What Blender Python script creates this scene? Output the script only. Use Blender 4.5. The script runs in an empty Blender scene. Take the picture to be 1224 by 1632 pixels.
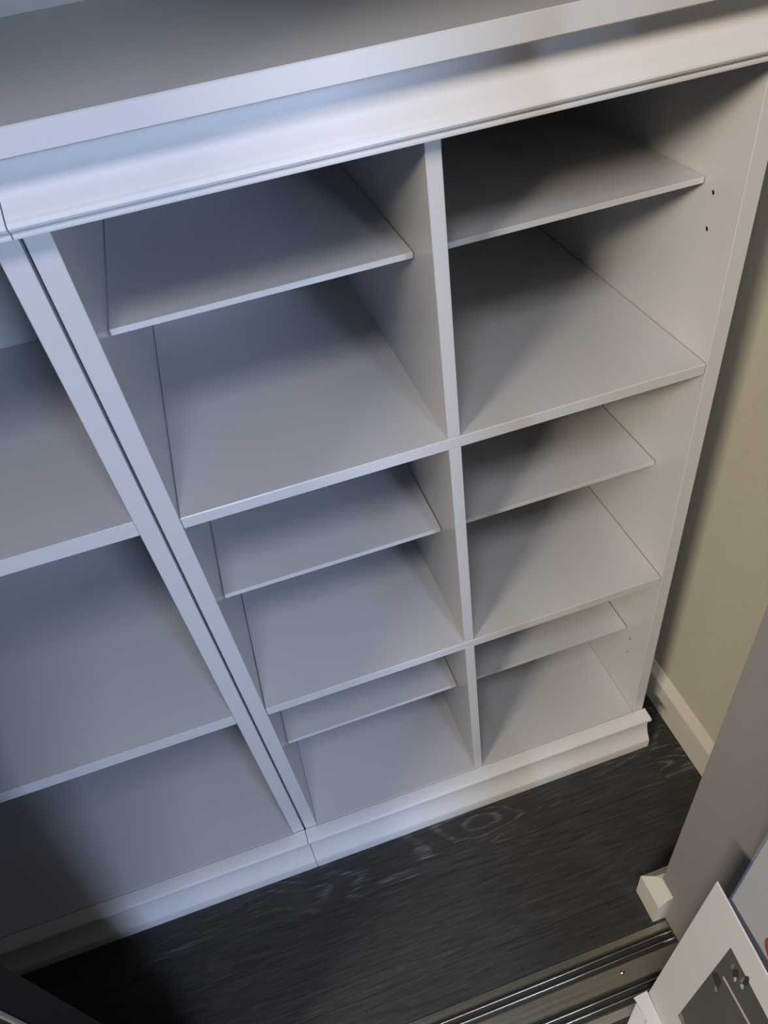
import bpy, bmesh, math, random
from mathutils import Vector, Matrix

S = bpy.context.scene
COL = S.collection
random.seed(4)

# ------------------------------------------------------------------ camera
cd = bpy.data.cameras.new('camera')
cam = bpy.data.objects.new('camera', cd)
COL.objects.link(cam)
F0 = 0.110                                   # height of the cabinet decks above the floor
right = Vector((0.9487292, -0.29074129, -0.12402582))
down = Vector((-0.28892619, -0.63851716, -0.71331444))
fwd = Vector((0.12819735, 0.71257654, -0.68978265))
m = Matrix.Identity(4)
for i in range(3):
    m[i][0] = right[i]; m[i][1] = -down[i]; m[i][2] = -fwd[i]
m[0][3], m[1][3], m[2][3] = 0.15569618, -0.72677869, 1.53984954 + F0
cam.matrix_world = m
cd.sensor_width = 36.0
cd.lens = 1159.264 / 1632.0 * 36.0
cd.clip_start = 0.02
S.camera = cam

# ------------------------------------------------------------------ world and lights
S.view_settings.view_transform = 'Standard'
S.view_settings.look = 'None'
S.view_settings.gamma = 1.0
S.view_settings.use_curve_mapping = False
S.view_settings.exposure = 0.0
w = bpy.data.worlds.new('world'); S.world = w
w.use_nodes = True
w.node_tree.nodes['Background'].inputs[0].default_value = (0.80, 0.87, 1.0, 1)
w.node_tree.nodes['Background'].inputs[1].default_value = 0.03


def area(name, loc, target, size, power, color, size_y=None):
    d = bpy.data.lights.new(name, 'AREA')
    d.shape = 'RECTANGLE' if size_y else 'DISK'
    d.size = size
    if size_y:
        d.size_y = size_y
    d.energy = power; d.color = color
    o = bpy.data.objects.new(name, d); COL.objects.link(o)
    o.location = loc
    o.rotation_euler = (Vector(target) - Vector(loc)).to_track_quat('-Z', 'Y').to_euler()
    return o


area('room_lamp', (-2.85, -2.35, 3.25), (0.6, 0.0, 0.7), 1.15, 160, (1.0, 0.85, 0.65), 0.40)
area('ceiling_bounce_fill', (-0.05, -1.15, 2.56), (-0.05, -1.15, 0.0), 0.4, 16, (0.95, 0.93, 1.0), 0.5)  # added soft overhead fill, stands in for light bounced off the ceiling
area('window_light', (1.08, -3.30, 2.02), (-0.1, 0.0, 0.9), 0.60, 82, (0.52, 0.68, 1.0), 0.9)

# ------------------------------------------------------------------ helpers


def principled(name, color, rough=0.5, metal=0.0, spec=0.5):
    mt = bpy.data.materials.new(name); mt.use_nodes = True
    b = mt.node_tree.nodes['Principled BSDF']
    b.inputs['Base Color'].default_value = (*color, 1)
    b.inputs['Roughness'].default_value = rough
    b.inputs['Metallic'].default_value = metal
    b.inputs['Specular IOR Level'].default_value = spec
    return mt


def add_noise(mt, scale=(60, 60, 60), color_amt=0.03, rough_amt=0.06, bump=0.02, dist=0.001, detail=4):
    """fine grain: colour, gloss and relief from an object-space noise"""
    nt = mt.node_tree; N = nt.nodes; L = nt.links
    b = N['Principled BSDF']
    tc = N.new('ShaderNodeTexCoord'); mp = N.new('ShaderNodeMapping')
    mp.inputs['Scale'].default_value = scale
    L.new(tc.outputs['Object'], mp.inputs['Vector'])
    nz = N.new('ShaderNodeTexNoise'); nz.inputs['Scale'].default_value = 1.0
    nz.inputs['Detail'].default_value = detail
    L.new(mp.outputs['Vector'], nz.inputs['Vector'])
    col = b.inputs['Base Color'].default_value[:]
    mix = N.new('ShaderNodeMix'); mix.data_type = 'RGBA'
    mix.inputs[6].default_value = tuple(c * (1 - color_amt) for c in col[:3]) + (1,)
    mix.inputs[7].default_value = tuple(min(1, c * (1 + color_amt)) for c in col[:3]) + (1,)
    L.new(nz.outputs['Fac'], mix.inputs[0])
    L.new(mix.outputs[2], b.inputs['Base Color'])
    mr = N.new('ShaderNodeMapRange')
    r = b.inputs['Roughness'].default_value
    mr.inputs['To Min'].default_value = max(0.02, r - rough_amt)
    mr.inputs['To Max'].default_value = r + rough_amt
    L.new(nz.outputs['Fac'], mr.inputs['Value'])
    L.new(mr.outputs['Result'], b.inputs['Roughness'])
    if bump:
        bp = N.new('ShaderNodeBump'); bp.inputs['Strength'].default_value = bump
        bp.inputs['Distance'].default_value = dist
        L.new(nz.outputs['Fac'], bp.inputs['Height'])
        L.new(bp.outputs['Normal'], b.inputs['Normal'])
    return mt


M_WHITE = add_noise(principled('white_melamine', (0.58, 0.58, 0.59), 0.30, 0, 0.5), (120, 120, 120), 0.008, 0.01, 0.0)
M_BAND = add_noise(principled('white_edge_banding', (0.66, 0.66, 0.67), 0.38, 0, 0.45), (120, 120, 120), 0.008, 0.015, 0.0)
M_TRIM = add_noise(principled('white_foil_moulding', (0.72, 0.72, 0.73), 0.48, 0, 0.35), (150, 150, 150), 0.01, 0.03, 0.0)
M_WALL = add_noise(principled('cream_wall_paint', (0.50, 0.482, 0.41), 0.62, 0, 0.35), (90, 90, 90), 0.03, 0.05, 0.25, 0.002)
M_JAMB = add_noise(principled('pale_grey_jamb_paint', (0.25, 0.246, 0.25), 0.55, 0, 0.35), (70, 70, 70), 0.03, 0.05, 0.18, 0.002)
M_BASE = add_noise(principled('white_baseboard_paint', (0.60, 0.585, 0.54), 0.42, 0, 0.4), (60, 60, 60), 0.02, 0.05, 0.05, 0.001)
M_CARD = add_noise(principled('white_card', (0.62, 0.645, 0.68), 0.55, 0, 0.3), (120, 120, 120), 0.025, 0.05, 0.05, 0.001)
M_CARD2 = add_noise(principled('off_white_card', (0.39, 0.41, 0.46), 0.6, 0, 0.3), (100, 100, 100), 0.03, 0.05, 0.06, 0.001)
M_KRAFT = add_noise(principled('raw_kraft_edge', (0.30, 0.22, 0.14), 0.8, 0, 0.2), (300, 300, 300), 0.1, 0.05, 0.1, 0.001)
M_PHOTO = add_noise(principled('print_dark_grey', (0.085, 0.083, 0.08), 0.5, 0, 0.4), (18, 18, 18), 0.35, 0.05, 0.0)
M_PBLACK = principled('print_black', (0.03, 0.03, 0.03), 0.5)
M_PGREY = principled('print_mid_grey', (0.22, 0.215, 0.21), 0.5)
M_PLIGHT = principled('print_light_grey', (0.48, 0.48, 0.47), 0.5)
M_RED = principled('print_maroon', (0.30, 0.06, 0.08), 0.5)
M_METAL = add_noise(principled('champagne_aluminium', (0.50, 0.46, 0.37), 0.30, 1.0), (4, 300, 300), 0.06, 0.07, 0.05, 0.0005)
M_SCREW = principled('screw_steel', (0.65, 0.63, 0.58), 0.22, 1.0)
M_BLACK = principled('painted_recess_shade', (0.012, 0.012, 0.012), 0.6)
M_DOOR = add_noise(principled('black_lacquer', (0.012, 0.012, 0.012), 0.6, 0, 0.15), (60, 60, 60), 0.1, 0.08, 0.05, 0.001)
M_EDGE = principled('pale_metal_edge', (0.45, 0.43, 0.36), 0.4, 0.7)
M_HOLE = principled('painted_peg_hole_shade', (0.02, 0.018, 0.016), 0.9, 0, 0.1)


def wood(name, rings):
    mt = bpy.data.materials.new(name); mt.use_nodes = True
    nt = mt.node_tree; N = nt.nodes; L = nt.links
    b = N['Principled BSDF']
    b.inputs['Specular IOR Level'].default_value = 0.35
    tc = N.new('ShaderNodeTexCoord'); oi = N.new('ShaderNodeObjectInfo')
    # shift the pattern per plank
    mul = N.new('ShaderNodeMath'); mul.operation = 'MULTIPLY'; mul.inputs[1].default_value = 37.0
    L.new(oi.outputs['Random'], mul.inputs[0])
    cmb = N.new('ShaderNodeCombineXYZ')
    L.new(mul.outputs[0], cmb.inputs[0]); L.new(mul.outputs[0], cmb.inputs[2])
    add = N.new('ShaderNodeVectorMath'); add.operation = 'ADD'
    L.new(tc.outputs['Object'], add.inputs[0]); L.new(cmb.outputs[0], add.inputs[1])
    # cathedral rings: a stretched low-frequency field sent through a sine
    mp = N.new('ShaderNodeMapping'); mp.inputs['Scale'].default_value = (2.4, 11.0, 1)
    L.new(add.outputs[0], mp.inputs['Vector'])
    n1 = N.new('ShaderNodeTexNoise'); n1.inputs['Scale'].default_value = 1.0
    n1.inputs['Detail'].default_value = 1.5; n1.inputs['Distortion'].default_value = 0.5
    L.new(mp.outputs['Vector'], n1.inputs['Vector'])
    k = N.new('ShaderNodeMath'); k.operation = 'MULTIPLY'; k.inputs[1].default_value = 85.0
    L.new(n1.outputs['Fac'], k.inputs[0])
    sn = N.new('ShaderNodeMath'); sn.operation = 'SINE'; L.new(k.outputs[0], sn.inputs[0])
    r1 = N.new('ShaderNodeMapRange'); r1.inputs['From Min'].default_value = 0.25
    L.new(sn.outputs[0], r1.inputs['Value'])
    # where the rings show
    mp3 = N.new('ShaderNodeMapping'); mp3.inputs['Scale'].default_value = (2.2, 6.0, 1)
    mp3.inputs['Location'].default_value = (4.1, 2.2, 0)
    L.new(add.outputs[0], mp3.inputs['Vector'])
    n3 = N.new('ShaderNodeTexNoise'); n3.inputs['Scale'].default_value = 1.0; n3.inputs['Detail'].default_value = 2
    L.new(mp3.outputs['Vector'], n3.inputs['Vector'])
    r3 = N.new('ShaderNodeMapRange'); r3.inputs['From Min'].default_value = 0.42; r3.inputs['From Max'].default_value = 0.68
    L.new(n3.outputs['Fac'], r3.inputs['Value'])
    ring = N.new('ShaderNodeMath'); ring.operation = 'MULTIPLY'
    L.new(r1.outputs['Result'], ring.inputs[0]); L.new(r3.outputs['Result'], ring.inputs[1])
    # fine pores along the board
    mp2 = N.new('ShaderNodeMapping'); mp2.inputs['Scale'].default_value = (14, 260, 1)
    L.new(add.outputs[0], mp2.inputs['Vector'])
    n2 = N.new('ShaderNodeTexNoise'); n2.inputs['Scale'].default_value = 1.0
    n2.inputs['Detail'].default_value = 6; n2.inputs['Roughness'].default_value = 0.65
    L.new(mp2.outputs['Vector'], n2.inputs['Vector'])
    r2 = N.new('ShaderNodeMapRange'); r2.inputs['From Min'].default_value = 0.38; r2.inputs['From Max'].default_value = 0.72
    L.new(n2.outputs['Fac'], r2.inputs['Value'])
    # break the rings with the pores
    brk = N.new('ShaderNodeMath'); brk.operation = 'MULTIPLY_ADD'
    brk.inputs[1].default_value = rings * 1.5; brk.inputs[2].default_value = rings * 0.15
    L.new(r2.outputs['Result'], brk.inputs[0])
    ring2 = N.new('ShaderNodeMath'); ring2.operation = 'MULTIPLY'
    L.new(ring.outputs[0], ring2.inputs[0]); L.new(brk.outputs[0], ring2.inputs[1])
    sc = N.new('ShaderNodeMath'); sc.operation = 'MULTIPLY'; sc.inputs[1].default_value = 0.36
    L.new(r2.outputs['Result'], sc.inputs[0])
    tot = N.new('ShaderNodeMath'); tot.operation = 'ADD'; tot.use_clamp = True
    L.new(ring2.outputs[0], tot.inputs[0]); L.new(sc.outputs[0], tot.inputs[1])
    cr = N.new('ShaderNodeValToRGB')
    cr.color_ramp.elements[0].color = (0.022, 0.022, 0.022, 1)
    cr.color_ramp.elements[1].color = (0.155, 0.150, 0.145, 1)
    e = cr.color_ramp.elements.new(0.35); e.color = (0.048, 0.047, 0.046, 1)
    L.new(tot.outputs[0], cr.inputs['Fac'])
    # each plank a touch lighter or darker
    hs = N.new('ShaderNodeHueSaturation')
    vr = N.new('ShaderNodeMapRange'); vr.inputs['To Min'].default_value = 0.85; vr.inputs['To Max'].default_value = 1.15
    L.new(oi.outputs['Random'], vr.inputs['Value']); L.new(vr.outputs['Result'], hs.inputs['Value'])
    L.new(cr.outputs['Color'], hs.inputs['Color']); L.new(hs.outputs['Color'], b.inputs['Base Color'])
    rr = N.new('ShaderNodeMapRange'); rr.inputs['To Min'].default_value = 0.46; rr.inputs['To Max'].default_value = 0.62
    L.new(tot.outputs[0], rr.inputs['Value']); L.new(rr.outputs['Result'], b.inputs['Roughness'])
    bp = N.new('ShaderNodeBump'); bp.inputs['Strength'].default_value = 0.25; bp.inputs['Distance'].default_value = 0.0008
    L.new(n2.outputs['Fac'], bp.inputs['Height']); L.new(bp.outputs['Normal'], b.inputs['Normal'])
    return mt


M_WOOD = wood('dark_oak_straight_grain', 0.10)
M_WOODC = wood('dark_oak_cathedral_grain', 0.62)


def obj(name, bm, mat, parent=None, smooth=False):
    bmesh.ops.recalc_face_normals(bm, faces=bm.faces)
    me = bpy.data.meshes.new(name); bm.to_mesh(me); bm.free()
    for mt in (mat if isinstance(mat, (list, tuple)) else [mat]):
        me.materials.append(mt)
    if smooth:
        for p in me.polygons:
            p.use_smooth = True
        me.set_sharp_from_angle(angle=math.radians(35))
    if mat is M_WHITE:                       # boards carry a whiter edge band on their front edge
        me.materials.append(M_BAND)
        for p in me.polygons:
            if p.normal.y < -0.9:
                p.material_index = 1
    o = bpy.data.objects.new(name, me); COL.objects.link(o)
    if parent:
        o.parent = parent
        o.matrix_parent_inverse = Matrix.Identity(4)
        o.location = -Vector(parent.location) if parent.type == 'EMPTY' and parent.parent is None else (0, 0, 0)
    return o


def tag(o, label=None, cat=None, group=None, kind=None):
    if label: o['label'] = label
    if cat: o['category'] = cat
    if group: o['group'] = group
    if kind: o['kind'] = kind
    return o


def thing(name, label, cat, loc):
    o = bpy.data.objects.new(name, None); COL.objects.link(o)
    o.empty_display_size = 0.1; o.location = loc
    return tag(o, label, cat)


def box(x0, x1, y0, y1, z0, z1, bev=0.0008, bm=None):
    bm = bm or bmesh.new()
    b2 = bmesh.new()
    bmesh.ops.create_cube(b2, size=1.0)
    for v in b2.verts:
        v.co = Vector(((x0 + x1) / 2 + v.co.x * (x1 - x0), (y0 + y1) / 2 + v.co.y * (y1 - y0), (z0 + z1) / 2 + v.co.z * (z1 - z0)))
    if bev:
        bmesh.ops.bevel(b2, geom=list(b2.edges), offset=bev, segments=1, affect='EDGES')
    me = bpy.data.meshes.new('t'); b2.to_mesh(me); b2.free(); bm.from_mesh(me); bpy.data.meshes.remove(me)
    return bm


def extrude_x(profile, x0, x1):
    """closed (y,z) profile swept along x"""
    bm = bmesh.new()
    a = [bm.verts.new((x0, y, z)) for y, z in profile]
    b = [bm.verts.new((x1, y, z)) for y, z in profile]
    n = len(profile)
    for i in range(n):
        j = (i + 1) % n
        bm.faces.new((a[i], a[j], b[j], b[i]))
    bm.faces.new(a); bm.faces.new(list(reversed(b)))
    return bm


def cyl(c, axis, r, depth, seg=20, bm=None):
    bm = bm or bmesh.new()
    q = Vector(axis).to_track_quat('Z', 'Y').to_matrix().to_4x4()
    bmesh.ops.create_cone(bm, cap_ends=True, segments=seg, radius1=r, radius2=r, depth=depth, matrix=Matrix.Translation(c) @ q)
    return bm


def Z(z):
    return z + F0

# ------------------------------------------------------------------ setting: floor, walls


fl = tag(obj('floor', box(-2.4, 2.4, -3.6, 0.65, -0.03, -0.004, 0), M_WOOD), kind='structure')
PW, PL = 0.18, 1.22
row0 = -0.13 - 7 * PW
for r in range(13):
    y0 = row0 + r * PW
    y1 = min(y0 + PW, 0.60)
    if y1 - y0 < 0.02:
        continue
    off = [0.31, 0.79, 0.42, 1.02, 0.10, 0.55][r % 6] if r not in (5, 6, 7) else {5: 0.70, 6: 0.862, 7: 0.80}[r]
    for k in range(3):
        x0 = off - 2 * PL + k * PL + (0.0 if off > 0.5 else PL * 0.5)
        p = obj('plank', box(x0 + 0.0002, x0 + PL - 0.0002, y0 + 0.0002, y1 - 0.0002, -0.004, 0.0, 0.0006), M_WOODC if r == 7 or (r not in (5, 6) and (r + k) % 3 == 1) else M_WOOD, fl)

WX = 0.893
JX, JY = 0.640, -0.335                     # corner of the front wall at the closet opening
tag(obj('wall_right', box(WX, WX + 0.10, JY, 0.70, 0, 2.45, 0), M_WALL), kind='structure')
tag(obj('wall_back', box(-1.35, WX, 0.602, 0.70, 0, 2.45, 0), M_WALL), kind='structure')
tag(obj('wall_left', box(-1.45, -1.35, JY, 0.70, 0, 2.45, 0), M_WALL), kind='structure')
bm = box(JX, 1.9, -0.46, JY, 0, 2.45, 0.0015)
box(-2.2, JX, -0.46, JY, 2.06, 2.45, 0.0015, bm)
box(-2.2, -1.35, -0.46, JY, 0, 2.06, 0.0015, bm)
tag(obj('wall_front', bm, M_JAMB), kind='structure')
tag(obj('ceiling', box(-1.45, 1.0, -0.46, 0.70, 2.45, 2.5, 0), M_WALL), kind='structure')

# baseboards: (out from the wall, height)
bb = [(0, 0), (0.018, 0), (0.018, 0.094), (0.0165, 0.098), (0.004, 0.114), (0, 0.116)]
bm = bmesh.new()
rings = []
for y in (JY + 0.020, 0.602):
    rings.append([bm.verts.new((WX - d, y, h)) for d, h in bb])
n = len(bb)
for i in range(n):
    j = (i + 1) % n
    bm.faces.new((rings[0][i], rings[0][j], rings[1][j], rings[1][i]))
bm.faces.new(rings[0]); bm.faces.new(rings[1])
tag(obj('baseboard_right', bm, M_BASE), kind='structure')
# the piece that wraps the end of the front wall, cut off short at the door track
jb = [(0, 0), (0.026, 0), (0.026, 0.080), (0.0252, 0.083), (0.0105, 0.107), (0.0085, 0.110), (0, 0.113)]
bm = bmesh.new()
rings = [[bm.verts.new((JX - d, -0.3715, h)) for d, h in jb],
         [bm.verts.new((JX - d, JY + d, h)) for d, h in jb],
         [bm.verts.new((WX - 0.0185, JY + d, h)) for d, h in jb]]
n = len(jb)
for a, b in ((0, 1), (1, 2)):
    for i in range(n):
        j = (i + 1) % n
        bm.faces.new((rings[a][i], rings[a][j], rings[b][j], rings[b][i]))
bm.faces.new(rings[0]); bm.faces.new(rings[2])
tag(obj('baseboard_front', bm, M_BASE), kind='structure')

# ------------------------------------------------------------------ cabinets
TOP = 1.3745
CROWN = [(0.012, 1.3092), (-0.0235, 1.3092), (-0.0252, 1.3098), (-0.0258, 1.3112), (-0.0255, 1.3138), (-0.0243, 1.3150),
         (-0.0258, 1.3162), (-0.0290, 1.3180), (-0.0302, 1.3205), (-0.0296, 1.3232), (-0.0272, 1.3255), (-0.0258, 1.3262),
         (-0.0252, 1.3270), (-0.0215, 1.3300), (-0.0165, 1.3335), (-0.0115, 1.3372), (-0.0065, 1.3415), (-0.0022, 1.3470),
         (0.0012, 1.3540), (0.0032, 1.3620), (0.0040, TOP), (0.012, TOP)]
BASE = [(-0.0012, -0.0008), (-0.0016, -0.0002), (-0.0270, -0.0008), (-0.0300, -0.0028), (-0.0312, -0.0058), (-0.0308, -0.0100), (-0.0285, -0.0122),
        (-0.0235, -0.0142), (-0.0212, -0.0180), (-0.0205, -0.0260), (-0.0208, -0.0360), (-0.0222, -0.0470), (-0.0255, -0.0580),
        (-0.0308, -0.0690), (-0.0358, -0.0765), (-0.0385, -0.0800), (-0.0395, -0.0830), (-0.0395, -F0 + 0.0003), (-0.0012, -F0 + 0.0003)]
YB_R = 0.563
YB_L = 0.563
DEPTH = 0.585


def mouldings(cab, x0, x1):
    obj('crown_moulding', extrude_x([(y, Z(z)) for y, z in CROWN], x0, x1), M_TRIM, cab, True)
    obj('base_moulding', extrude_x([(y, Z(z)) for y, z in BASE], x0, x1), M_TRIM, cab, True)


def panel(x0, x1, y0, y1, z0, z1, bev=0.0008):
    return box(x0, x1, y0, y1, Z(z0), Z(z1), bev)


# --- right cabinet, two columns
L1, D0, D1, R0, R1 = 0.0250, 0.3888, 0.4066, 0.7760, 0.8000
S1t, S1b, S2t, S2b = 0.9294, 0.9109, 0.4703, 0.4513
cab = thing('bookcase', 'white open bookcase with two columns of thick and thin shelves beside the cream wall', 'bookcase', (0.4, 0.0, 0.0))
YF = 0.0125                      # the mouldings end here, carcass pieces behind them start here
obj('side_panel', panel(0.0, L1, 0.0, DEPTH, -F0 + 0.0002, 1.309), M_WHITE, cab)


def drilled_panel():
    # grid faces on the inner side with real round holes
    bm = panel(R0, R1, 0.0, DEPTH, -F0 + 0.0002, 1.309)
    me = bpy.data.meshes.new('drilled'); bm.to_mesh(me); bm.free()
    o = bpy.data.objects.new('tmp_panel', me); COL.objects.link(o)
    cb = bmesh.new()
    for (y, z) in HOLES:
        cyl((R0 + 0.003, y, Z(z)), (1, 0, 0), 0.0033, 0.012, 20, cb)
    cme = bpy.data.meshes.new('cut'); cb.to_mesh(cme); cb.free()
    c = bpy.data.objects.new('tmp_cut', cme); COL.objects.link(c)
    md = o.modifiers.new('b', 'BOOLEAN'); md.operation = 'DIFFERENCE'; md.object = c; md.solver = 'EXACT'
    dg = bpy.context.evaluated_depsgraph_get()
    res = bpy.data.meshes.new_from_object(o.evaluated_get(dg))
    bpy.data.objects.remove(o); bpy.data.objects.remove(c)
    out = bmesh.new(); out.from_mesh(res)
    return out


HOLES = [(0.0546, 1.1474), (0.0540, 1.1015), (0.0560, 0.2079), (0.0572, 0.1595)]
rp = obj('side_panel', drilled_panel(), M_WHITE, cab)
for (y, z) in HOLES:             # near-black disc inside each drilled hole paints its shade
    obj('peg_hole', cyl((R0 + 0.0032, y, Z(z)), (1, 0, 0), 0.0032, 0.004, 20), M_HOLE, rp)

obj('bottom_shelf', panel(L1 + 0.0002, R0 - 0.0002, 0.0, YB_L - 0.0005, -0.02, 0.0), M_WHITE, cab)
obj('fixed_shelf', panel(L1 + 0.0005, R0 - 0.0008, 0.0, YB_R - 0.0005, S1b, S1t, 0.0014), M_WHITE, cab)
obj('fixed_shelf', panel(L1 + 0.0010, R0 - 0.0012, 0.0, YB_R - 0.0005, S2b, S2t, 0.0010), M_WHITE, cab)
obj('divider', panel(D0, D1, 0.0006, YB_R - 0.0005, S1t + 0.0002, 1.309), M_WHITE, cab)
obj('divider', panel(D0, D1, 0.0004, YB_R - 0.0005, S2t + 0.0001, S1b - 0.0002), M_WHITE, cab)
obj('divider', panel(D0, D1, 0.0003, YB_R - 0.0005, 0.0002, S2b - 0.0001), M_WHITE, cab)
obj('back_panel', panel(L1 + 0.0004, R0 - 0.0004, YB_R, YB_R + 0.006, 0.0, 1.309, 0), M_WHITE, cab)
obj('top_panel', panel(0.0, R1, YF, DEPTH, 1.3092, TOP - 0.0002), M_WHITE, cab)
YT, TT = 0.0718, 0.0078
for zt in (1.1620, 0.6945, 0.2324):
    obj('thin_shelf', panel(L1 + 0.0020, D0 - 0.0016, YT, YB_R - 0.001, zt - TT, zt, 0.0008), M_WHITE, cab)
    obj('thin_shelf', panel(D1 + 0.0016, R0 - 0.0020, YT, YB_R - 0.001, zt - TT, zt, 0.0008), M_WHITE, cab)
mouldings(cab, -0.0012, 0.8045)

# --- left cabinet, one column, deeper
K1, K0 = -0.0036, -0.0280
X0 = K1 - 0.80
U1t, U1b, U2t, U2b = 0.9464, 0.9215, 0.4817, 0.4563
cab2 = thing('bookcase', 'white open bookcase with one wide column of thick shelves, left of the two-column bookcase', 'bookcase', (-0.4, 0.0, 0.0))
obj('side_panel', panel(K0, K1, 0.0, DEPTH, -F0 + 0.0002, 1.309), M_WHITE, cab2)
obj('side_panel', panel(X0, X0 + 0.0244, 0.0, DEPTH, -F0 + 0.0002, 1.309), M_WHITE, cab2)
obj('bottom_shelf', panel(X0 + 0.0246, K0 - 0.0002, 0.0, YB_L - 0.0005, -0.02, 0.0), M_WHITE, cab2)
obj('fixed_shelf', panel(X0 + 0.0246, K0 - 0.0002, 0.0, YB_L - 0.0005, U1b, U1t), M_WHITE, cab2)
obj('fixed_shelf', panel(X0 + 0.0246, K0 - 0.0002, 0.0, YB_L - 0.0005, U2b, U2t), M_WHITE, cab2)
obj('back_panel', panel(X0 + 0.0248, K0 - 0.0004, YB_L, YB_L + 0.008, 0.0, 1.309, 0), M_WHITE, cab2)
obj('top_panel', panel(X0, K1, YF, DEPTH, 1.3092, TOP - 0.0002), M_WHITE, cab2)
mouldings(cab2, X0 - 0.004, -0.0026)

# --- one continuous top over both
ct = obj('countertop', box(X0 - 0.02, 0.836, -0.034, 0.6015, Z(TOP), Z(1.3978), 0.0012), M_WHITE)
tag(ct, 'long white countertop lying across the tops of both open bookcases', 'countertop')

# ------------------------------------------------------------------ sliding door, its track
tag(obj('door_1', box(-1.349, -0.240, -0.430, -0.390, 0.016, 2.04, 0.001), M_DOOR), kind='structure')
d1 = bpy.data.objects['door_1']
obj('edge_strip', box(-0.2425, -0.2385, -0.4345, -0.4302, 0.016, 2.04, 0.0006), M_EDGE, d1)

tr = thing('door_track', 'bronze-toned metal sliding door track screwed to the dark wood floor', 'door track', (0.0, -0.435, 0.0))
TX0, TX1 = -1.345, 0.6380
TY0, TY1 = -0.3765, -0.4965


def rail_profile(yc):
    """twin rounded ribs standing on the plate"""
    pts = []
    for c in (yc + 0.0060, yc - 0.0060):
        prof = [(c + 0.0017, 0.0018)]
        for k in range(7):
            a = math.pi * k / 6
            prof.append((c + 0.0016 * math.cos(a), 0.0074 + 0.0016 * math.sin(a)))
        prof.append((c - 0.0017, 0.0018))
        pts.append(prof)
    return pts


obj('base_plate', extrude_x([(TY0, 0.0001), (TY0 - 0.001, 0.0022), (TY0 - 0.012, 0.0030), (TY0 - 0.0130, 0.0016), (-0.4180, 0.0016), (-0.4185, 0.0030), (-0.4485, 0.0030), (-0.4490, 0.0016),
                             (TY1 + 0.0160, 0.0016), (TY1 + 0.0150, 0.0030), (TY1 + 0.001, 0.0022), (TY1, 0.0001)], TX0, TX1), M_METAL, tr)
for ya, yb in ((-0.3900, -0.4178), (-0.4492, -0.4800)):
    obj('groove_shade', box(TX0 + 0.001, TX1 - 0.001, yb + 0.0003, ya - 0.0003, 0.0012, 0.0019, 0), M_BLACK, tr)  # black strips paint in the dark reflections between the ribs
for yc in (-0.4040, -0.4650):
    for prof in rail_profile(yc):
        obj('rail', extrude_x(prof, TX0, TX1), M_METAL, tr, True)
for xs in (0.513, -0.10, -0.70):
    bm = bmesh.new()
    bmesh.ops.create_uvsphere(bm, u_segments=18, v_segments=9, radius=0.0052, matrix=Matrix.Translation((xs, -0.4290, 0.0030)) @ Matrix.Diagonal((1, 1, 0.55, 1)))
    bmesh.ops.delete(bm, geom=[v for v in bm.verts if v.co.z < 0.0028], context='VERTS')
    sc = obj('screw', bm, M_SCREW, tr, True)
    obj('screw_slot', box(xs - 0.003, xs + 0.003, -0.4296, -0.4284, 0.0046, 0.0062, 0), M_BLACK, sc)  # black bar paints the shade inside the slot

# ------------------------------------------------------------------ packaging standing by the opening
cx0, cx1, cy0, cy1, ch = 0.562, 0.636, -0.503, -0.80, 1.95  # carton's unseen upper height is added to keep cool light off the right side
car = thing('carton', 'tall flat white carton with a maroon round mark, standing behind the printed panel', 'carton', (0.60, -0.62, 0.0))
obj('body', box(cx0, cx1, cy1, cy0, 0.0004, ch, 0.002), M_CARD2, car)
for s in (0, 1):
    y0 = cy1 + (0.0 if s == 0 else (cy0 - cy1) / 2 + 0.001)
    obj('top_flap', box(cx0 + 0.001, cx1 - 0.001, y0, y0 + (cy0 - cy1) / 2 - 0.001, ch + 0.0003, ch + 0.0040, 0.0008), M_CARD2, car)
obj('round_mark', cyl((cx0 - 0.0002, -0.592, Z(0.496)), (1, 0, 0), 0.030, 0.0008, 40), M_RED, car)

# printed packaging panel leaning on the carton
PT = 0.0024
bx = thing('packaging_panel', 'white cardboard packaging panel with a grey printed picture, leaning on the tall carton', 'packaging', (0.55, -0.6, 0.0))


def plane_x(y, z):
    """the face of the panel: leans back a little and is turned a little"""
    return 0.555 - (Z(0.472) - z) * 0.0464 + (y + 0.481) * 0.07


def lean(bm):
    for v in bm.verts:
        v.co.x += plane_x(v.co.y, v.co.z)
    return bm


def sheet(verts, t):
    bm = bmesh.new()
    lo = [bm.verts.new(v) for v in verts]
    hi = [bm.verts.new((v[0], v[1], v[2] + t)) for v in verts]
    k = len(verts)
    bm.faces.new(lo); bm.faces.new(hi)
    for i in range(k):
        j = (i + 1) % k
        bm.faces.new((lo[i], lo[j], hi[j], hi[i]))
    return bm


PYB, PZT = -0.481, Z(0.473)
obj('board', lean(box(0, PT, -0.90, PYB, 0.0004, PZT, 0.0005)), M_CARD, bx)
# two torn-open flaps at its lower corner
x0 = plane_x(-0.5, Z(-0.06))
obj('flap', sheet([(0.5010, -0.480, Z(-0.062)), (x0 - 0.0008, -0.4785, Z(-0.058)), (x0 - 0.004, -0.585, Z(-0.058)), (0.4975, -0.574, Z(-0.064)),
                   (0.4985, -0.5240, Z(-0.063)), (0.5050, -0.5180, Z(-0.062)), (0.5040, -0.4960, Z(-0.062))], 0.0018), M_CARD, bx)
obj('flap', sheet([(0.5080, -0.4840, Z(-0.1020)), (0.5260, -0.4830, Z(-0.0980)), (0.5240, -0.6400, Z(-0.0980)), (0.4200, -0.6400, Z(-0.1088)), (0.4500, -0.5260, Z(-0.1088))], 0.0016), M_CARD, bx)
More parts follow.
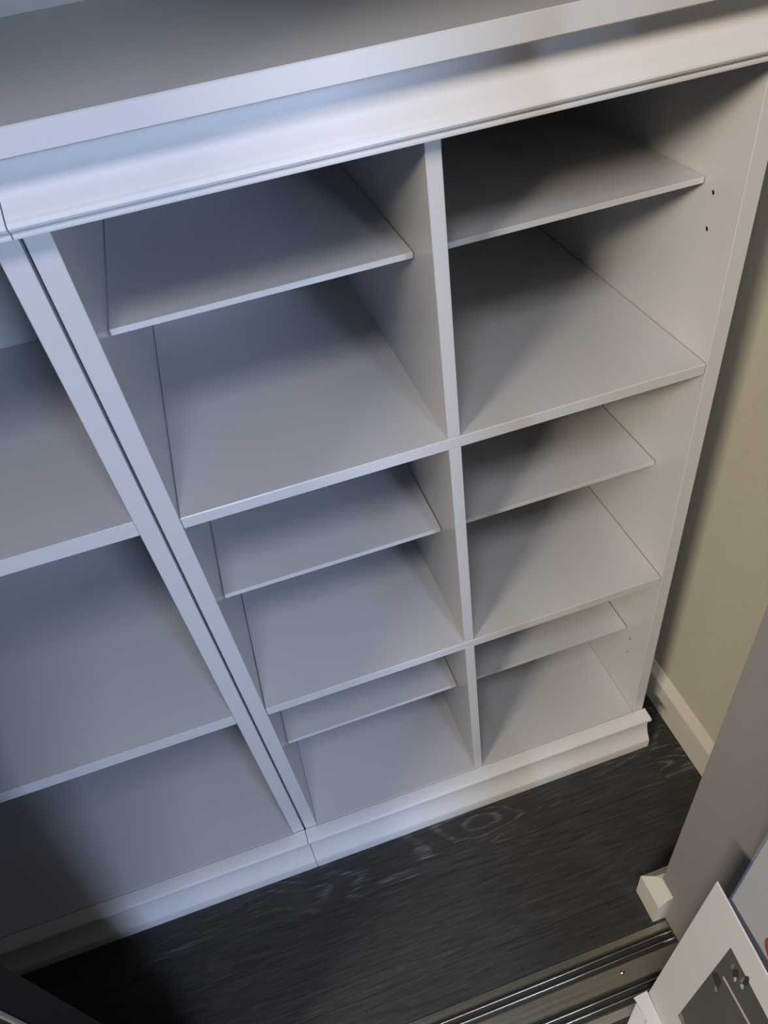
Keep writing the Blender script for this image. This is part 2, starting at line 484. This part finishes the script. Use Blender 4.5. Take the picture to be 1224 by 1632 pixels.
# the printed picture, flat ink layers on the face
ph = obj('printed_picture', lean(box(-0.0005, 0.0002, -0.86, -0.5425, Z(0.055), Z(0.4085), 0)), M_PHOTO, bx)


def ink(name, verts, mat, lift):
    bm = bmesh.new()
    n_ = len(verts)
    a_ = [bm.verts.new((-0.0005 - lift, y, Z(z))) for y, z in verts]
    b_ = [bm.verts.new((-0.0004 - lift, y, Z(z))) for y, z in verts]
    bm.faces.new(a_); bm.faces.new(b_)
    for i in range(n_):
        j = (i + 1) % n_
        bm.faces.new((a_[i], a_[j], b_[j], b_[i]))
    return obj(name, lean(bm), mat, ph)


def blob(yc, zc, ry, rz, wob=0.0, n_=20):
    return [(yc + ry * (1 + wob * math.sin(3 * t + zc * 90)) * math.cos(t), zc + rz * (1 + wob * math.cos(2 * t + yc * 70)) * math.sin(t))
            for t in [2 * math.pi * i / n_ for i in range(n_)]]


ink('bar', [(-0.5570, 0.337), (-0.5575, 0.330), (-0.86, 0.371), (-0.86, 0.381)], M_PLIGHT, 0.0002)
ink('shadow', blob(-0.5535, 0.305, 0.0085, 0.016, 0.12), M_PBLACK, 0.0002)
ink('shadow', blob(-0.5665, 0.381, 0.0050, 0.013, 0.15), M_PBLACK, 0.0002)
ink('shadow', blob(-0.5800, 0.402, 0.0040, 0.014, 0.10), M_PBLACK, 0.0002)
ink('glint', blob(-0.5600, 0.283, 0.0035, 0.006, 0.25), M_PGREY, 0.0003)
ink('glint', blob(-0.5700, 0.371, 0.0022, 0.006, 0.20), M_PLIGHT, 0.0003)
ink('glint', blob(-0.5765, 0.394, 0.0016, 0.009, 0.20), M_PGREY, 0.0003)
ink('glint', blob(-0.5810, 0.382, 0.0030, 0.005, 0.25), M_PLIGHT, 0.0003)
ink('glint', blob(-0.5580, 0.385, 0.0016, 0.008, 0.20), M_PGREY, 0.0003)
ink('corner_patch', [(-0.5432, 0.058), (-0.5432, 0.079), (-0.552, 0.078), (-0.558, 0.070), (-0.560, 0.058)], M_PGREY, 0.0002)
